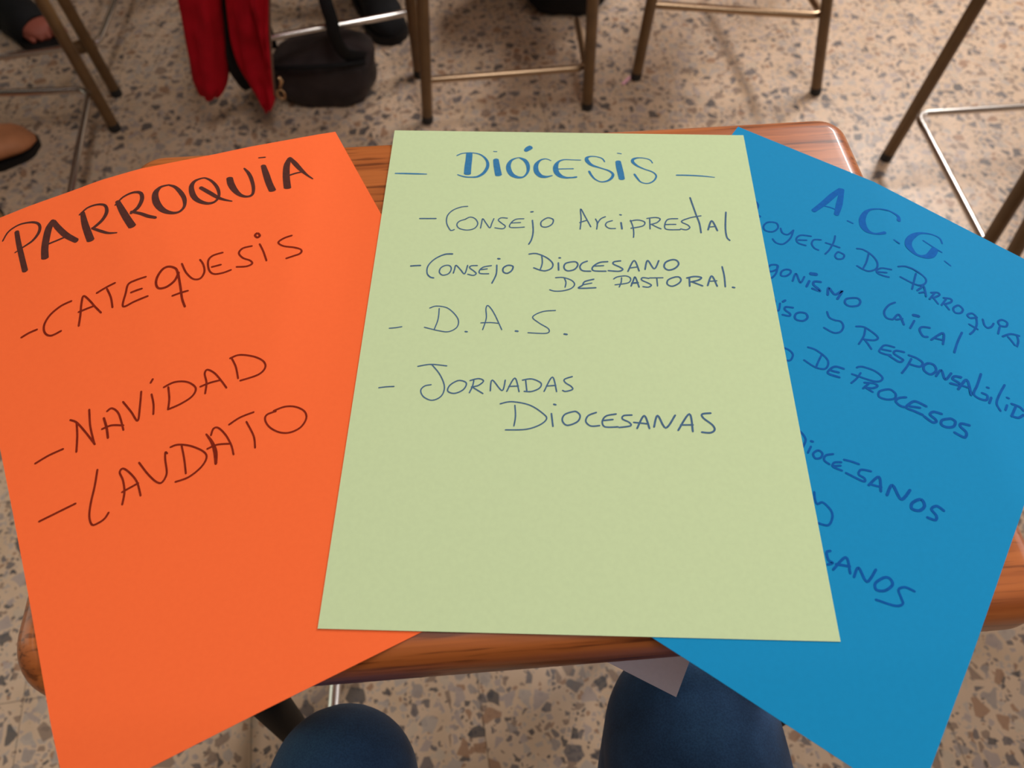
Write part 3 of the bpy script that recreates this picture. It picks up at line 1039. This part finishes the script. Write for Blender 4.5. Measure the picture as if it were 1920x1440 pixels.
# white sheet on the shelf under the desk
c0 = at(1268, 1307, SH + 0.0036)
dx = (at(1130, 1237, SH + 0.0036) - c0).normalized()
dy = Vector((-dx.y, dx.x, 0))
if dy.y < 0:
    dy = -dy
bm = bmesh.new()
nn = 12
for lay in (0, 1):
    g = [[bm.verts.new(c0 + dx * 0.21 * i / nn + dy * 0.24 * j / nn + Vector((0, 0, -0.0003 * lay))) for i in range(nn + 1)] for j in range(nn + 1)]
    for j in range(nn):
        for i in range(nn):
            bm.faces.new((g[j][i], g[j][i + 1], g[j + 1][i + 1], g[j + 1][i]))
    if lay == 0:
        g0 = g
ed = [(0, i) for i in range(nn)] + [(j, nn) for j in range(nn)] + [(nn, i) for i in range(nn, 0, -1)] + [(j, 0) for j in range(nn, 0, -1)]
for a, b in zip(ed, ed[1:] + ed[:1]):
    bm.faces.new((g0[a[0]][a[1]], g[a[0]][a[1]], g[b[0]][b[1]], g0[b[0]][b[1]]))
tag(obj('paper_sheet', bm, M_WHITE, smooth=False), 'white sheet poking out under the front edge of the desk', 'paper')

# ------------------------------------------------------------------ chairs round about
CHAIRS = 'brown tube chairs standing around'


def chair(label, feet, tops, rods, rod_mats, r=0.0112, rod_r=0.0070):
    """feet: four floor points in order round the seat, tops: where the legs reach the seat"""
    t = thing('chair', label, 'chair', group=CHAIRS)
    for f, p in zip(feet, tops):
        leg('leg', p, f, r, M_BROWN, t)
    for pts, m in zip(rods, rod_mats):
        rod('stretcher', pts, rod_r, m, t)
    # seat: rounded board over the four legs
    T4 = [Vector(p) for p in tops]
    c = sum(T4, Vector()) / 4

    def board(grow, dz):
        out = []
        q = [c + (p - c) * (1 + grow / (p - c).length) for p in T4]
        for k in range(4):
            a, m, z = q[k - 1], q[k], q[(k + 1) % 4]
            s0, s1 = m + (a - m).normalized() * .045, m + (z - m).normalized() * .045
            for n in range(7):
                t_ = n / 6
                out.append(s0 * (1 - t_) ** 2 + m * 2 * t_ * (1 - t_) + s1 * t_ * t_ + Vector((0, 0, dz)))
        return out

    bm = bmesh.new()
    loft(bm, [board(g, dz) for g, dz in ((.018, 0.0), (.028, .003), (.031, .009), (.028, .015), (.018, .018))])
    obj('seat', bm, M_WOOD, t, sharp=40)
    # backrest on two posts over the far pair of legs
    hz = Vector((0, 0, 1))
    B2, B3 = T4[2], T4[3]
    ey = ((B2 + B3) / 2 - (T4[0] + T4[1]) / 2).normalized()
    for p in (B2, B3):
        rod('back_post', [p + hz * .017 + (c - p) * .12, p + hz * .38 + ey * .05 + (c - p) * .12], r * .95, M_BROWN, t)
    P2, P3 = (p + hz * .31 + ey * .025 + (c - p) * .12 for p in (B2, B3))
    b = (P2 + P3) / 2
    ex = (P3 - P2)
    w = ex.length
    ex.normalize()
    bm = bmesh.new()
    rings = []
    for ins, d in ((0.01, 0.0), (0.0, 0.004), (0.0, 0.010), (0.01, 0.014)):
        rings.append([b + ex * x + hz * z - ey * (d + .008) for x, z in
                      round_rect(-w / 2 - 0.01 + ins, w / 2 + 0.01 - ins, -0.075 + ins, 0.075 - ins, 0.03, 6)])
    loft(bm, rings)
    obj('backrest', bm, M_WOOD, t, sharp=40)
    return t


SEAT = 0.44


def up(foot, tilt):
    f = Vector(foot)
    return Vector((f.x + tilt[0] * SEAT, f.y + tilt[1] * SEAT, SEAT))


def third(f0, f1, depth, sign=1):
    """the other pair of feet of a seat whose edge is f0-f1"""
    e = (Vector(f1) - Vector(f0)).normalized()
    n = Vector((-e.y, e.x, 0)) * sign
    return Vector(f1) + n * depth, Vector(f0) + n * depth


# chair with the leg pair in the middle of the picture
f0, f1 = at(802, 228, 0), at(1101, 203, 0)
f2, f3 = third(f0, f1, 0.50)
f3 = Vector((-.125, f3.y, 0))
f2 = Vector((.04, f2.y, 0))
tilts = [(.06, .012), (-.033, .004), (-.02, -.36), (.02, -.36)]
a, b, c = at(806, 150, .088), at(1099, 127, .088), at(1075, 0, .088)
chair('brown tube chair seen as two legs and one rod above the green sheet', [f0, f1, f2, f3],
      [up(f, k) for f, k in zip((f0, f1, f2, f3), tilts)],
      [[a, b, b + (c - b).normalized() * .16]], [M_BRONZE])
# chair right of it
f0, f1 = at(1192, 147, 0), at(1529, 175, 0)
f2, f3 = third(f0, f1, 0.46)
tilts = [(.045, -.006), (-.06, .012), (-.06, -.24), (.06, -.24)]
f1t = at(1551, 0, 0.20)
a, b, c = at(1226, 9, .165), at(1543, 30, .165), at(1524, 0, .165)
chair('brown tube chair at the top, right of the middle one', [f0, f1, f2, f3],
      [up(f0, tilts[0]), f1 + (f1t - f1) * (SEAT / f1t.z), up(f2, tilts[2]), up(f3, tilts[3])],
      [[a, b, b + (c - b).normalized() * .38]], [M_BRONZE], rod_r=.0078)
# chair with the red jacket
f1 = at(786, 142, 0)
f0 = at(496, 184, 0)
e = (f1 - f0).normalized()
f2, f3 = Vector((-.205, 1.84, 0)), Vector((-.62, 1.74, 0))
tilts = [(-.03, 0), (.0, .01), (-.02, -.40), (.12, -.40)]
J0, J1 = f0, f1
chair('brown tube chair with the red jacket hanging over it', [f0, f1, f2, f3],
      [up(f, k) for f, k in zip((f0, f1, f2, f3), tilts)],
      [[at(500, 72, .145), at(776, 21, .145)]], [M_CHROME])
JACKET_Y = f0.y


def tube_desk(label, feet, tilts, rods):
    """the other desks: board on four brown legs with a bent chrome rod"""
    t = thing('desk', label, 'desk', group='tube desks at both sides')
    H = 0.73
    tops = [Vector((f.x + k[0] * H, f.y + k[1] * H, H)) for f, k in zip(feet, tilts)]
    for f, p in zip(feet, tops):
        leg('leg', p, f, .0112, M_BROWN, t)
    for pts in rods:
        rod('foot_rod', pts, .0066, M_CHROME, t)
    c = sum(tops, Vector()) / 4
    ex = (tops[1] - tops[0])
    ex.z = 0
    w = ex.length
    ex.normalize()
    ey = Vector((-ex.y, ex.x, 0))
    d = abs((tops[3] - tops[0]).dot(ey))
    bm = bmesh.new()
    rings = []
    for ins, dz in ((.012, 0), (.003, .003), (0, .012), (.002, .020), (.006, .025), (.012, .028)):
        rings.append([c + ex * x + ey * y + Vector((0, 0, dz)) for x, y in
                      round_rect(-w / 2 - .006 + ins, w / 2 + .006 - ins, -d / 2 - .006 + ins, d / 2 + .006 - ins, .034 - ins)])
    loft(bm, rings)
    obj('desk_top', bm, M_WOOD, t, sharp=40)
    return t


def corner(c0, cx, cy):
    """unit directions of the two arms of a bent rod"""
    ex, ey = cx - c0, cy - c0
    ex.z = ey.z = 0
    return ex.normalized(), ey.normalized()


# two desks on the left
fa = at(217, 243, 0)
c0, far = at(168, 168, .092), at(96, 560, .092)
ex, ey = corner(c0, at(-60, 177, .092), far)
LA = (far - c0).length
tube_desk('near one of the two tube desks at the left edge', [fa, fa + ey * LA, fa + ey * LA + ex * .46, fa + ex * .46],
          [(-.017, -.011), (.0, .02), (.0, .02), (.0, -.011)], [[c0 + ex * .46, c0, c0 + ey * LA]])
fb = at(220, 178, 0)
c0 = at(184, 82, .11)
ex, ey = corner(c0, at(0, 107, .11), at(216, 0, .11))
far_desk = tube_desk('far one of the two tube desks at the left edge', [fb, fb + ey * .64, fb + ey * .64 + ex * .46, fb + ex * .46],
          [(-.031, -.019), (-.03, -.04), (.0, -.04), (.0, -.019)], [[c0 + ex * .46, c0, c0 + ey * .64]])
bm = bmesh.new()
tube(bm, [at(178, 86, .11), at(158, 86, .11), at(136, 92, .11)], [.012, .014, .012], 12)
obj('rod_clamp', bm, M_BROWN, far_desk, sharp=50)
# two desks on the right
fr = at(1660, 298, 0)
c0, far = at(1718, 213, .10), at(1853, 470, .10)
ex, ey = corner(c0, at(1925, 200, .10), far)
LR = (far - c0).length
fr4 = c0 + ey * LR
fr4.z = 0
t4 = lean(fr4, 1904, 372)
tube_desk('tube desk on the right with a bent chrome foot rod', [fr, fr4, fr4 + ex * .36, fr + ex * .36],
          [(.038, -.024), t4, (.0, t4[1]), (.0, -.024)], [[c0 + ex * .36, c0, c0 + ey * (LR - .005)]])
g0 = at(1834, 594, 0)
t3 = lean(g0, 1925, 430)
tube_desk('tube desk of which one leg shows at the right edge', [g0, g0 + Vector((-.01, -.36, 0)), g0 + Vector((.40, -.34, 0)), g0 + Vector((.41, .02, 0))],
          [t3, (t3[0], 0), (.0, 0), (.0, t3[1])], [])


# ------------------------------------------------------------------ red jacket
def cloth_tube(name, rows, m, parent, y, thick, wob=0.006, seed=0, seg=28, tuck=0.0):
    """hanging cloth: rows of (left px, right px, py) read at the distance y, folded and given thickness"""
    rows = spline(rows, 5)
    bm = bmesh.new()
    rings = []
    n = len(rows)
    for i, (xl, xr, py) in enumerate(rows):
        a, b = aty(xl, py, y), aty(xr, py, y)
        c = (a + b) / 2
        hw = (b - a).length / 2
        th = thick * (0.55 + 0.45 * min(1, (n - 1 - i) / 6 + 0.2))
        ring = []
        for k in range(seg):
            t = 2 * PI * k / seg
            x, yy = math.cos(t), math.sin(t)
            x = math.copysign(abs(x) ** 0.8, x)
            w = wob * math.sin(x * 5.5 + i * 0.12 + seed) + wob * 0.7 * math.sin(x * 11 - i * 0.2 + seed * 2)
            w += wob * 1.2 * noise.noise(Vector((x * 2, i * 0.22, seed)))
            ring.append(c + Vector((x * hw, yy * th + w * abs(yy) + tuck * i / n, 0)))
        rings.append(ring)
    loft(bm, rings)
    return obj(name, bm, m, parent)


JY = JACKET_Y - 0.075
jacket = thing('jacket', 'red jacket hanging down beside the dark handbag', 'jacket')
cloth_tube('sleeve', [(316, 418, -130), (326, 418, -50), (336, 416, 0), (346, 420, 50), (356, 424, 100), (364, 428, 140), (376, 424, 162), (392, 410, 172)],
           M_RED, jacket, JY, 0.038, 0.006, 1.0)
cloth_tube('body_panel', [(424, 508, -130), (420, 506, -50), (424, 505, 0), (428, 507, 40), (434, 509, 80), (446, 511, 120), (466, 514, 155), (486, 516, 180), (497, 514, 195), (503, 510, 201)],
           M_RED, jacket, JY - 0.01, 0.018, 0.007, 3.0)
cloth_tube('front_edge', [(474, 510, -130), (472, 508, -50), (468, 506, 0), (476, 506, 30), (486, 506, 62), (494, 507, 90), (500, 508, 110), (504, 508, 125)],
           M_RED, jacket, JY - 0.034, 0.010, 0.004, 5.0)
cloth_tube('lining', [(404, 440, -130), (406, 440, -50), (408, 440, 0), (410, 440, 50), (414, 446, 90), (424, 456, 120), (440, 470, 145), (456, 480, 160)],
           M_LINING, jacket, JY + 0.02, 0.02, 0.004, 2.0)
bm = bmesh.new()
tube(bm, [aty(x, y, JY - 0.040) for x, y in spline([(506, -40), (506, 40), (508, 90), (512, 140), (516, 180)], 5)], 0.0022, 8)
obj('zipper', bm, M_TAPE, jacket)
bm = bmesh.new()
c = aty(527, 177, JY - 0.042)
ring = [c + Vector((0.0072 * math.cos(t), 0, 0.0105 * math.sin(t))) for t in [2 * PI * k / 24 for k in range(25)]]
tube(bm, ring, 0.0019, 8, cap=False)
c2 = aty(525, 152, JY - 0.042)
tube(bm, [c2 + Vector((0, 0, .009)), c2 + Vector((.003, 0, 0)), c + Vector((0, 0, .0105))], [0.003, 0.0036, 0.002], 8)
obj('zipper_pull', bm, M_GOLD, jacket)
# the rest of the jacket lies over the seat
bm = bmesh.new()
pts = [aty(420, -60, JY), aty(420, -150, JY)]
p = pts[-1]
top_path = [aty(420, -40, JY), aty(420, -140, JY), Vector((p.x + .01, JY - .01, SEAT + .05)), Vector((p.x + .05, JY + .14, SEAT + .056)), Vector((p.x + .07, JY + .26, SEAT + .052))]
tube(bm, spline(top_path, 6), 0.075, 20, up=(0, 1, 0.6), flat=0.30, dome=True)
obj('jacket_back', bm, M_RED, jacket)

# ------------------------------------------------------------------ dark handbag
bag = thing('handbag', 'dark brown handbag on the floor next to the red jacket', 'bag')
b0 = at(600, 214, 0)
bx, by = b0.x + 0.006, b0.y + 0.075
bm = bmesh.new()
rings = []
NB = 40
for i in range(19):
    z = i / 18
    hz_ = 0.002 + 0.104 * z
    prof_w = (0.80 + 0.20 * math.sin(min(1, z * 2.4) * PI / 2)) * (1 if z < .65 else math.sqrt(max(0.02, 1 - ((z - .65) / .36) ** 2)))
    ring = []
    for k in range(NB):
        t = 2 * PI * k / NB
        x, y = math.cos(t), math.sin(t)
        x = math.copysign(abs(x) ** 0.7, x)
        y = math.copysign(abs(y) ** 0.7, y)
        w = 1 + 0.05 * noise.noise(Vector((x * 2.2, y * 2.2, z * 3))) + 0.02 * math.sin(9 * t + 4 * z)
        ring.append(Vector((bx + x * 0.109 * prof_w * w, by + y * 0.070 * prof_w * w + 0.02 * z, hz_ + 0.012 * x * z)))
    rings.append(ring)
loft(bm, rings)
obj('bag_body', bm, M_BAG, bag)
bm = bmesh.new()
sp = spline([Vector((bx + .095, by - .02, .095)), Vector((bx + .065, by - .045, .122)), aty(627, 66, by - .055), aty(622, 40, by - .052), aty(611, 5, by - .04), aty(592, -60, by), aty(540, -90, by), aty(476, -50, by), Vector((bx - .098, by + .01, .095))], 8)
tube(bm, sp, 0.013, 12, up=(0, -1, 0.3), flat=0.35)
obj('strap', bm, M_BLACK, bag)
bm = bmesh.new()
tube(bm, spline([Vector((bx - .10, by - .042, .085)), Vector((bx - .03, by - .058, .098)), Vector((bx + .05, by - .055, .102)), Vector((bx + .098, by - .032, .094))], 6), 0.005, 8)
obj('flap_seam', bm, M_BLACK, bag)

# black bag further back
bm = bmesh.new()
c0 = at(1062, 42, 0)
cx, cy = c0.x, c0.y + 0.10
rings = []
for i in range(15):
    z = i / 14
    r = math.sqrt(max(.03, 1 - (1 - min(1, z / .22)) ** 2 * .45)) * (1 if z < .7 else math.sqrt(max(.03, 1 - ((z - .7) / .31) ** 2)))
    ring = []
    for k in range(32):
        t = 2 * PI * k / 32
        x, y = math.copysign(abs(math.cos(t)) ** .6, math.cos(t)), math.copysign(abs(math.sin(t)) ** .6, math.sin(t))
        w = 1 + .05 * noise.noise(Vector((x * 2, y * 2 + 5, z * 3)))
        ring.append(Vector((cx + x * .105 * r * w, cy + y * .10 * r * w, .002 + .30 * z)))
    rings.append(ring)
loft(bm, rings)
bp = thing('backpack', 'black bag on the floor behind the middle chair', 'bag')
obj('bag_body', bm, M_BLACK, bp)
bm = bmesh.new()
tube(bm, spline([Vector((cx - .04, cy, .295)), Vector((cx - .03, cy, .34)), Vector((cx + .03, cy, .34)), Vector((cx + .04, cy, .295))], 6), .008, 10)
obj('handle', bm, M_BLACK, bp)


# ------------------------------------------------------------------ people
def fuse(name, chains, m, parent=None, voxel=0.007, smooth=6):
    """one continuous skin grown from overlapping tapered limbs"""
    bm = bmesh.new()
    for pts in chains:
        s = spline(pts, 6)
        tube(bm, [Vector(p[:3]) for p in s], [p[3] for p in s], 18, dome=True)
    o = obj(name, bm, m, parent)
    md = o.modifiers.new('skin', 'REMESH')
    md.mode = 'VOXEL'
    md.voxel_size = voxel
    md.use_smooth_shade = True
    sm = o.modifiers.new('smooth', 'SMOOTH')
    sm.iterations = smooth
    sm.factor = 0.5
    return o


def foot_rings(heel, toe, w, h, sole, n=18, seg=22, top=None):
    """rings of a shoe from heel to toe"""
    heel, toe = Vector(heel), Vector(toe)
    ax = (toe - heel)
    L = ax.length
    ax.normalize()
    sd = Vector((-ax.y, ax.x, 0)).normalized()
    rings = []
    for i in range(n):
        t = i / (n - 1)
        hw = w / 2 * interp(t, [0, .06, .25, .45, .7, .88, .96, 1], [.35, .68, .80, .78, 1, .86, .58, .15])
        ht = h * interp(t, [0, .06, .3, .5, .75, .92, 1], [.7, .98, 1.0, .80, .50, .34, .10])
        ring = []
        for k in range(seg):
            a = 2 * PI * k / seg
            x, z = math.cos(a), math.sin(a)
            x = math.copysign(abs(x) ** .75, x)
            zz = sole + (ht / 2) * (1 + math.copysign(abs(z) ** .8, z))
            ring.append(Vector((heel.x, heel.y, 0)) + ax * (L * t) + sd * (hw * x * (1 if z < 0 else 1 - .35 * z * min(1, ht / h))) + Vector((0, 0, zz)))
        rings.append(ring)
    return rings


def sole_rings(heel, toe, w, sole, n=18):
    heel, toe = Vector(heel), Vector(toe)
    ax = (toe - heel)
    L = ax.length
    ax.normalize()
    sd = Vector((-ax.y, ax.x, 0)).normalized()
    L0, R0 = [], []
    for i in range(n):
        t = i / (n - 1)
        hw = w / 2 * 1.06 * interp(t, [0, .06, .25, .45, .7, .88, .96, 1], [.38, .72, .84, .80, 1.02, .88, .62, .2])
        b = Vector((heel.x, heel.y, 0)) + ax * (L * (t * 1.02 - .01))
        L0.append(b + sd * hw)
        R0.append(b - sd * hw)
    out = L0 + R0[::-1]
    return [[p + Vector((0, 0, z)) for p in out] for z in (0.0, sole)]


def shoe(heel, toe, w, h, m, parent, sole=0.012, name='shoe'):
    bm = bmesh.new()
    loft(bm, foot_rings(heel, toe, w, h, sole * .8))
    o = obj(name, bm, m, parent)
    bm = bmesh.new()
    loft(bm, sole_rings(heel, toe, w, sole))
    obj('sole', bm, M_SOLE, o, sharp=40)
    return o


# the sitter at the desk: two knees in dark jeans
hipz = 0.54
hl, hr = Vector((-.01, -.52, hipz)), Vector((.19, -.52, hipz))
kl_c, kr_c = at(645, 1469, .505), at(1297, 1368, .53)
RL, RR = .050, .057
al, ar = Vector((kl_c.x - .01, kl_c.y - .24, .10)), Vector((kr_c.x + .01, kr_c.y - .26, .10))
sitter = fuse('person', [
    [(hl.x, hl.y, hl.z, .092), ((hl.x + kl_c.x) / 2, -.30, .535, .076), (kl_c.x, kl_c.y - .05, kl_c.z + .008, RL + .006), (kl_c.x, kl_c.y, kl_c.z, RL)],
    [(kl_c.x, kl_c.y, kl_c.z, RL), (kl_c.x, kl_c.y - .07, .38, .053), (al.x, al.y, .24, .056), (al.x, al.y - .03, .10, .048)],
    [(hr.x, hr.y, hr.z, .092), ((hr.x + kr_c.x) / 2, -.30, .545, .078), (kr_c.x, kr_c.y - .06, kr_c.z + .008, RR + .004), (kr_c.x, kr_c.y, kr_c.z, RR)],
    [(kr_c.x, kr_c.y, kr_c.z, RR), (kr_c.x, kr_c.y - .07, .40, .057), (ar.x, ar.y, .24, .058), (ar.x, ar.y - .03, .10, .048)],
    [(hl.x, hl.y - .02, .55, .11), (.09, -.54, .56, .115), (hr.x, hr.y - .02, .55, .11)],
], M_DENIM, voxel=0.006)
tag(sitter, 'person in dark blue jeans, knees showing under the desk', 'person')
for a in (al, ar):
    shoe((a.x, a.y - .09, 0), (a.x, a.y + .17, 0), .095, .085, M_BLACK, sitter)

fuse('unseen_torso', [  # upper body out of view, added to shade the desk front and floor
    [(.09, -.55, .56, .13), (.09, -.57, .80, .135), (.09, -.54, 1.00, .145), (.09, -.52, 1.08, .11)],
    [(-.06, -.53, 1.04, .07), (.24, -.53, 1.04, .07)],
    [(-.09, -.53, 1.04, .062), (-.13, -.50, .88, .052), (-.13, -.40, .76, .045)],
    [(.27, -.53, 1.04, .062), (.31, -.50, .88, .052), (.31, -.40, .76, .045)],
], M_TROUSER, sitter, voxel=0.012)
fuse('head', [  # out of view as well, completes the added shading body
    [(.09, -.51, 1.12, .055), (.09, -.50, 1.20, .055)],
    [(.09, -.50, 1.24, .07), (.09, -.49, 1.34, .085)],
], M_SKIN, sitter, voxel=0.010)

# person in black sitting on the chair with the jacket: one leg and boot show
toe = at(742, 84, 0.0)
ank = aty(690, 26, toe.y + .10)
heel = toe + Vector((-.10, .20, 0))
heel.z = 0
mid = heel + (toe - heel) * .30
kn = Vector((mid.x - .05, mid.y + .17, .50))
px_ = thing('person', 'person in black trousers and boots behind the handbag', 'person')
fuse('trousers', [
    [(mid.x, mid.y, .07, .040), (mid.x - .012, mid.y + .06, .22, .050), (kn.x, kn.y, .49, .060)],
    [(kn.x, kn.y, .50, .062), (kn.x - .02, kn.y + .20, .55, .080), (kn.x - .03, kn.y + .40, .565, .098)],
    [(kn.x - .13, kn.y + .03, .50, .062), (kn.x - .13, kn.y + .22, .55, .080), (kn.x - .13, kn.y + .40, .565, .098)],
    [(kn.x - .13, kn.y + .03, .49, .060), (kn.x - .13, kn.y + .12, .25, .050), (kn.x - .13, kn.y + .16, .08, .042)],
    [(kn.x - .03, kn.y + .42, .57, .11), (kn.x - .13, kn.y + .42, .57, .11)],
], M_BLACK, px_, voxel=0.009)
fuse('coat', [  # upper body out of view, added to block light from the far lamp
    [(kn.x - .08, kn.y + .44, .57, .14), (kn.x - .08, kn.y + .47, .80, .15), (kn.x - .08, kn.y + .45, 1.02, .16), (kn.x - .08, kn.y + .43, 1.10, .10)],
    [(kn.x - .25, kn.y + .44, 1.03, .075), (kn.x + .09, kn.y + .44, 1.03, .075)],
    [(kn.x - .28, kn.y + .44, 1.03, .065), (kn.x - .31, kn.y + .40, .82, .055), (kn.x - .24, kn.y + .18, .70, .048)],
    [(kn.x + .12, kn.y + .44, 1.03, .065), (kn.x + .15, kn.y + .40, .82, .055), (kn.x + .08, kn.y + .18, .70, .048)],
], M_BLACK, px_, voxel=0.012)
shoe(heel, toe, .088, .10, M_BLACK, px_, .02, 'boot')
h2 = Vector((kn.x - .13, kn.y + .21, 0))
shoe(h2, h2 + Vector((.05, -.23, 0)), .088, .10, M_BLACK, px_, .02, 'boot')


def sitting(label, knee, hip, ankle, side, m, r=1.0):
    """the legs of someone sitting at the edge of the picture"""
    t = thing('person', label, 'person')
    o2 = Vector(side)
    fuse('trousers', [
        [(*ankle, .040 * r), (*(ankle * .5 + knee * .5 + Vector((0, 0, .01))), .052 * r), (*knee, .060 * r)],
        [(*knee, .062 * r), (*(knee * .5 + hip * .5), .078 * r), (*hip, .095 * r)],
        [(*(ankle + o2), .040 * r), (*(ankle * .5 + knee * .5 + o2), .052 * r), (*(knee + o2), .060 * r)],
        [(*(knee + o2), .062 * r), (*(knee * .5 + hip * .5 + o2), .078 * r), (*(hip + o2), .095 * r)],
        [(*hip, .105), (*(hip + o2), .105)],
    ], m, t, voxel=0.009)
    return t


# person at the left edge in tan shoes
toe = at(74, 268, 0.0)
d = (at(-40, 303, 0.0) - toe).normalized()
heel = toe + d * .26
ank = heel - d * .05
ank.z = .11
tp = sitting('person at the left edge in tan shoes with black soles', ank + Vector((.03, .0, .39)), ank + Vector((-.40, .02, .43)), ank, (0, -.20, 0), M_TROUSER)
shoe(heel, toe, .098, .088, M_TAN, tp)
shoe(heel + Vector((0, -.20, 0)), toe + Vector((0, -.20, 0)), .098, .088, M_TAN, tp)

# person further up at the left edge: a bare foot in a black sandal
toe = at(112, 92, 0.0)
d = (at(-20, 10, 0.0) - toe)
d.z = 0
d.normalize()
heel = toe + d * .235
ank = heel - d * .04
ank.z = .10
sp_ = sitting('person at the top left corner, bare foot in black sandals', ank + Vector((.02, .02, .40)), ank + Vector((-.40, .08, .44)), ank, (-.12, -.20, 0), M_TROUSER)
for off in (Vector((0, 0, 0)), Vector((-.12, -.20, 0))):
    h_, t_ = heel + off, toe + off
    bm = bmesh.new()
    loft(bm, foot_rings(h_ - d * .012, t_ + d * .02, .078, .075, .016))
    ft = obj('foot', bm, M_SKIN, sp_)
    ax = -d
    sd = Vector((-ax.y, ax.x, 0))
    bm = bmesh.new()
    for k, w in enumerate((.012, .0095, .009, .0085, .0075)):
        c = t_ + d * (.026 + .006 * k) + sd * (.030 - .015 * k)
        tube(bm, [c + d * .03 + Vector((0, 0, .027)), c + Vector((0, 0, .027)), c - d * .014 + Vector((0, 0, .022))], [w * .9, w, w * .8], 10, dome=True)
    obj('toes', bm, M_SKIN, ft)
    bm = bmesh.new()
    loft(bm, sole_rings(h_, t_, .092, .016))
    sl = obj('sandal', bm, M_SOLE, sp_, sharp=40)
    for tpos, wid, hh in ((.60, .075, .066), (.28, .030, .096)):
        bm = bmesh.new()
        c = h_ + ax * (.235 * tpos)
        pts = []
        for k in range(13):
            a = PI * k / 12
            pts.append(c + sd * (.049 * math.cos(a)) + Vector((0, 0, .012 + hh * math.sin(a) ** .8)))
        rings = []
        for q in pts:
            rings.append([q - ax * wid / 2 + Vector((0, 0, -.001)), q + ax * wid / 2 + Vector((0, 0, -.001 - .35 * wid * (1 if q.z > .03 else 0))),
                          q + ax * wid / 2 + Vector((0, 0, .003 - .35 * wid * (1 if q.z > .03 else 0))), q - ax * wid / 2 + Vector((0, 0, .003))])
        loft(bm, rings)
        obj('strap', bm, M_BLACK, sl)

# pink sliver standing in for a spot of glare by a chair foot
bm = bmesh.new()
a, b = at(1167, 158, 0.001), at(1183, 144, 0.001)
d = (b - a).normalized()
n_ = Vector((-d.y, d.x, 0))
rings = [[a + n_ * .003, a - n_ * .004, b - n_ * .003, b + n_ * .004]]
rings.append([p + Vector((0, 0, .0012)) for p in rings[0]])
loft(bm, rings)
tag(obj('glare_spot', bm, mottled('pink_glare', srgb(236, 176, 190), .7, .05), smooth=False), 'pink sliver standing in for glare on the floor beside a chair foot', 'glare')
